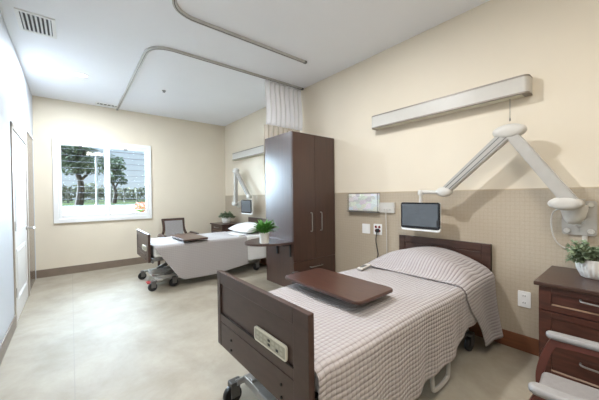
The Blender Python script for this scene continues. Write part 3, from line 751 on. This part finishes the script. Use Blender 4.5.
def euc_plant(label, loc, s=1., seed=2):
    rnd = random.Random(seed); t = thing('potted_plant', label, 'plant', loc)
    bm = NB(); lathe(bm, [(.060*s, 0), (.068*s, .004), (.080*s, .05*s), (.085*s, .09*s), (.085*s, .115*s), (.078*s, .115*s), (.072*s, .09*s)], n=96, rib=lambda a, h: .09*abs(math.cos(a*11))*(1 if h > .006 and h < .105*s else 0)); obj('pot', bm, CERAM, t, True, 60)
    bm = NB(); lathe(bm, [(.071*s, .085*s), (.071*s, .095*s)], n=20); obj('soil', bm, SOIL, t)
    st = NB(); lf = NB()
    for k in range(70):
        a = rnd.uniform(0, 2*PI); el = rnd.uniform(.15, 1.35); L = rnd.uniform(.07, .15)*s
        d = Vector((math.cos(a)*math.cos(el), math.sin(a)*math.cos(el), math.sin(el))); b0 = Vector((.03*math.cos(a), .03*math.sin(a), .09*s))
        p1 = b0+d*L*.6+Vector((0, 0, .02)); p2 = b0+d*L+Vector((0, 0, -.01)); tube(st, [b0, p1, p2], .0016, 5)
        for j in range(9):
            q = .3+.7*j/8; p = b0.lerp(p1, q*2) if q < .5 else p1.lerp(p2, q*2-1)
            for _ in range(2):
                dd = d+Vector((rnd.gauss(0, .8), rnd.gauss(0, .8), rnd.gauss(0, .6)))
                leafy(lf, p, dd, rnd.uniform(.018, .028)*s, rnd.uniform(.009, .014)*s, .3, rnd)
    obj('stems', st, STEM, t, True); obj('leaves', lf, LEAF1, t, True, 180)
euc_plant('grey-green leafy plant in a ribbed white pot on the foreground nightstand', (2.765, .18, .777), 1.1, 2)
euc_plant('grey-green plant in a white pot on the far corner nightstand', (2.72, 5.93, .777), 1.15, 5)

# ------------------------------------------------------------------ over-bed wall lamps
def wall_lamp(label, y0, y1, zc, cord=True):
    t = thing('wall_lamp', label, 'lamp', (XR, (y0+y1)/2, zc)); h = (y1-y0)/2; d = .125; hz = .075
    # body: rounded box, rounded ends in plan
    def plan(dd, r=.045): return [(0, -h), (-dd+r, -h)] + [(-dd+r-r*math.sin(R(a)), -h+r-r*math.cos(R(a))) for a in range(15, 91, 15)] + [(-dd+r-r*math.cos(R(a)), h-r+r*math.sin(R(a))) for a in range(0, 91, 15)] + [(0, h)]
    bm = NB(); prism(bm, plan(d), 'Z', -hz+.006, hz-.006); obj('housing', bm, PLAST, t, True, 30)
    for z in (-hz, hz-.012):
        bm = NB(); prism(bm, plan(d+.005, .05), 'Z', z, z+.013); obj('trim_strip', bm, TRIMM, t, True, 30)
    bm = NB(); box(bm, -d*.82, -.015, -h+.05, h-.05, -hz-.004, -hz+.002); obj('lower_lens', bm, CREAMP, t)
    if cord:
        bm = NB(); tube(bm, [(-.06, -h+.14, -hz), (-.06, -h+.14, -hz-.165)], .0022, 6, False); lathe(bm, [(.003, 0), (.006, -.02), (.005, -.03)], (-.06, -h+.14, -hz-.165), 10); obj('pull_cord', bm, CORDG, t)
    return t
wall_lamp('long white wall lamp with metal trim above the nearer bed', .56, 2.10, 2.256)
wall_lamp('long white wall lamp above the farther bed, partly behind the wardrobe', 4.40, 5.93, 2.28, True)

# ------------------------------------------------------------------ bedside terminals on jointed arms
def terminal(label, y_plate, zj, yj, top, mid, mon, X=2.82, bowl_z=1.20):
    """points given as (y,z) in the plane X"""
    t = thing('monitor_arm', label, 'monitor', (XR, y_plate, 1.167))
    ox_, oy_, oz_ = XR, y_plate, 1.167
    def P(y, z, x=X): return (x-ox_, y-oy_, z-oz_)
    bm = NB(); prism(bm, rrect(-.095, .095, -.13, .13, .018), 'X', -.018, -.004); pl = obj('wall_plate', bm, PLASTG, t, True, 30)
    for y, z in ((-.065, -.10), (.065, -.10), (-.065, .10), (.065, .10)):
        bm = NB(); lathe(bm, [(.017, -.028), (.02, -.018)], (0, y, z), 14, 'X'); obj('screw_cap', bm, PLAST, pl, True)
    bm = NB(); lathe(bm, [(.02, -.13), (.035, -.125), (.058, -.09), (.074, -.03), (.078, .0), (.078, .012)], P(yj+.0, 1.255, 2.89), 28); obj('swivel_cup', bm, PLAST, t, True)
    bm = NB(); box(bm, 2.86-ox_, -.018, yj-.055-oy_, yj+.045-oy_, zj-.035-oz_, zj+.028-oz_, bev=.008); obj('shoulder_block', bm, PLASTG, t)
    def knuckle(y, z, ly, lz, lx=.05):
        bm = NB(); lathe(bm, [(.0001, -lx), (.5, -lx*.96), (.8, -lx*.8), (.95, -lx*.5), (1, 0), (.95, lx*.5), (.8, lx*.8), (.5, lx*.96), (.0001, lx)], n=28, axis='X')
        for v in bm.verts: v.co.y *= ly; v.co.z *= lz; v.co += Vector(P(y, z))
        obj('joint', bm, PLAST, t, True)
    def link(a, b_, w0, w1, th=.032, slots=False):
        A, B = Vector((0, *a)), Vector((0, *b_)); d = (B-A).normalized(); n = Vector((0, -d.z, d.y))
        bm = NB(); q = [A+n*w0, A-n*w0, B-n*w1, B+n*w1]
        prism(bm, [(p.y-oy_, p.z-oz_) for p in q], 'X', X-th-ox_, X+th-ox_)
        bmesh.ops.bevel(bm, geom=list(bm.edges), offset=.008, segments=2, affect='EDGES'); l = obj('arm_link', bm, PLASTG, t, True, 35)
        if slots:
            bm = NB()
            for off in (-.5, .35) if slots == 1 else (.0,):
                a0 = A+d*.03+n*w0*off; b0 = B-d*.03+n*w1*off
                q = [a0+n*.004, a0-n*.004, b0-n*.004, b0+n*.004]; prism(bm, [(p.y-oy_, p.z-oz_) for p in q], 'X', X-th-.0012-ox_, X-th+.002-ox_)
            obj('slot', bm, GREYM, l)
    link((yj, zj), top, .045, .041); link(top, mid, .047, .038, .03, 1)
    knuckle(yj+.035, zj-.004, .10, .05, .048); knuckle(top[0], top[1]+.005, .118, .060, .045); knuckle(mid[0], mid[1], .075, .05, .045)
    mz = mon[1]+.135+.045
    bm = NB(); tube(bm, [P(mid[0], mid[1]-.005), P(mon[0]+.0, mid[1]+.002)], .02, 12, False); lathe(bm, [(.028, -.03), (.03, .0), (.022, .022)], P(mon[0], mid[1]), 18); obj('wrist', bm, PLAST, t, True)
    bm = NB(); lathe(bm, [(.02, 0), (.015, mid[1]-.02-(mon[1]+.11))], P(mon[0], mon[1]+.11), 14); obj('drop_post', bm, PLAST, t, True)
    # display, facing -X
    w_, h_ = .205, .135; cy, cz = mon[0]-oy_, mon[1]-oz_; fx = X-.03-ox_
    bm = NB(); prism(bm, rrect(cy-w_+.001, cy+w_-.001, cz-h_-.022, cz+h_-.001, .02), 'X', fx-.001, fx+.03); bk = obj('display_shell', bm, WHITE, t, True, 30)
    bm = NB(); prism(bm, rrect(cy-w_, cy+w_, cz-h_, cz+h_, .022), 'X', fx-.006, fx+.012); bz = obj('bezel', bm, BEZEL, bk)
    bm = NB(); box(bm, fx-.0072, fx-.005, cy-w_+.018, cy+w_-.018, cz-h_+.026, cz+h_-.016); obj('screen', bm, SCREEN, bz)
    bm = NB(); box(bm, fx-.0078, fx-.0068, cy-w_+.004, cy-w_+.03, cz-h_+.03, cz-h_+.095); obj('reader_strip', bm, BLACK, bz)
    return t
terminal('white jointed wall arm holding a dark touchscreen over the nearer bed', .283, 1.285, .30, (.672, 1.868), (1.19, 1.386), (1.425, 1.145), X=2.80)
terminal('white jointed wall arm holding a dark touchscreen over the farther bed', 5.62, 1.22, 5.62, (5.585, 1.93), (5.02, 1.37), (5.09, 1.165), X=2.80)
# cable loop of the near terminal, small connector beneath its plate
bm = NB(); tube(bm, [(2.925, .372, 1.235), (2.93, .40, 1.23), (2.95, .43, 1.19), (2.96, .435, 1.08), (2.97, .41, .98), (2.98, .36, .93), (2.985, .28, .92)], .005); o = obj('power_cable', bm, PLAST, None, True); tag(o, 'white cable looping from the near arm down behind the plant', 'cable')
bm = NB(); box(bm, -.02, -.001, -.014, .014, -.035, .035, bev=.004); lathe(bm, [(.005, -.06), (.006, -.033)], (-.011, 0, 0), 8); o = obj('wall_connector', bm, PLAST, None); o.location = (XR-.004, .25, 1.0); tag(o, 'small white connector on the wall just under the near arm plate', 'connector')

# ------------------------------------------------------------------ wall fittings above the nearer bed
XW = XR-.004
def plate(name, label, cat, y, z, w_, h_, m=WHITE, th=.008):
    t = thing(name, label, cat, (XW, y, z)); bm = NB(); prism(bm, rrect(-w_/2, w_/2, -h_/2, h_/2, .006), 'X', -th, 0)
    obj('plate', bm, m, t); return t
plate('blank_wall_plate', 'blank cream wall plate left of the red outlet', 'wall plate', 2.265, .925, .12, .125)
t = plate('power_outlet', 'wall outlet with red sockets and a dark plug', 'outlet', 2.03+.055, .93, .12, .135)
for y, z in ((-.026, .03), (.026, .03), (-.026, -.018), (.026, -.018)):
    bm = NB(); lathe(bm, [(.016, -.0105), (.018, -.006)], (0, y, z), 14, 'X'); obj('socket', bm, mat('dark_red_socket', (120, 34, 32), .5), t, True)
t = plate('power_outlet', 'white duplex outlet low on the wall between bed and nightstand', 'outlet', .615, .452, .088, .135)
for z in (-.03, .03):
    bm = NB(); prism(bm, rrect(-.018, .018, z-.015, z+.015, .008), 'X', -.0105, -.006); obj('socket', bm, WHITE, t)
    bm = NB(); 
    for y in (-.007, .007): box(bm, -.0115, -.0095, y-.0018, y+.0018, z-.006, z+.006)
    obj('slot', bm, DARK, t)
bm = NB(); box(bm, -.05, -.007, -.018, .018, -.03, .015, bev=.006); tube(bm, [(-.035, 0, -.02), (-.045, .01, -.12), (-.04, .0, -.22), (-.06, -.03, -.30), (-.10, -.04, -.345)], .006)
o = obj('plugged_cable', bm, BLACK, None, True); o.location = (XW, 2.075, .925); tag(o, 'black plug and cord hanging from the red-socket outlet', 'cord')
t = thing('nurse_call_station', 'cream rectangular call station beside the wall file', 'call station', (XW, 1.94, 1.215))
bm = NB(); prism(bm, rrect(-.105, .105, -.068, .055, .008), 'X', -.028, 0); obj('housing', bm, PLAST, t)
for y in (-.045, .0, .03):
    bm = NB(); lathe(bm, [(.008, -.034), (.009, -.027)], (0, y, -.03), 12, 'X'); obj('jack', bm, PLASTG, t, True)
bm = NB(); tube(bm, [(-.035, 0, -.03), (-.045, 0, -.08), (-.035, .0, -.3), (-.03, .0, -.56), (-.05, 0, -.62)], .0055); o = obj('call_cord', bm, PLAST, None, True); o.location = (XW, 1.94, 1.215); tag(o, 'pale cord hanging straight down from the call station', 'cord')
# acrylic file holder
t = thing('wall_file_holder', 'clear acrylic wall file holding printed sheets', 'file holder', (XW, 2.30, 1.285))
h = .245
bm = NB(); box(bm, -.012, 0, -h, h, -.125, .10); obj('printed_sheets', bm, PAPER, t)
bm = NB(); box(bm, -.055, -.05, -h, h, -.135, .07); box(bm, -.055, 0, -h-.004, -h, -.135, .10); box(bm, -.055, 0, h, h+.004, -.135, .10); box(bm, -.055, 0, -h, h, -.14, -.135); obj('pocket', bm, ACRYL, t)
bm = NB()
for a in ((-h-.006, h+.006, .098, .103), (-h-.006, h+.006, -.144, -.139)): box(bm, -.014 if a[2] > 0 else -.057, 0, a[0], a[1], a[2], a[3])
box(bm, -.057, -.053, -h-.005, -h, -.144, .1); obj('edge_strip', bm, GREYM, t)
# bed remote lying on the coverlet
t = thing('bed_remote', 'white handset lying near the far edge of the nearer bed', 'remote', (2.17, 1.67, .660), R(12))
bm = NB(); box(bm, -.10, .10, -.028, .028, 0, .022, bev=.009, seg=3); obj('handset', bm, PLAST, t, True)
bm = NB(); prism(bm, rrect(-.07, .03, -.018, .018, .005), 'Z', .021, .0235); obj('keypad', bm, GREYM, t)
# repeats of one kind share a group phrase
GROUPS = {'hospital_bed': 'hospital beds along the right wall', 'overbed_table': 'overbed tables across the beds', 'nightstand': 'nightstands beside the beds',
          'armchair': 'armchairs beside the beds', 'wall_lamp': 'wall lamps above the beds', 'monitor_arm': 'screens on jointed wall arms',
          'recessed_downlight': 'recessed ceiling lights', 'curtain_track': 'ceiling curtain tracks', 'ceiling_vent': 'ceiling vents',
          'power_outlet': 'wall outlets', 'potted_plant': 'potted plants', 'coverlet': 'coverlets on the beds', 'broadleaf_tree': 'trees outside the window'}
for o in list(S.objects):
    k = o.name.split('.')[0]
    if o.parent is None and k in GROUPS and 'label' in o: o['group'] = GROUPS[k]
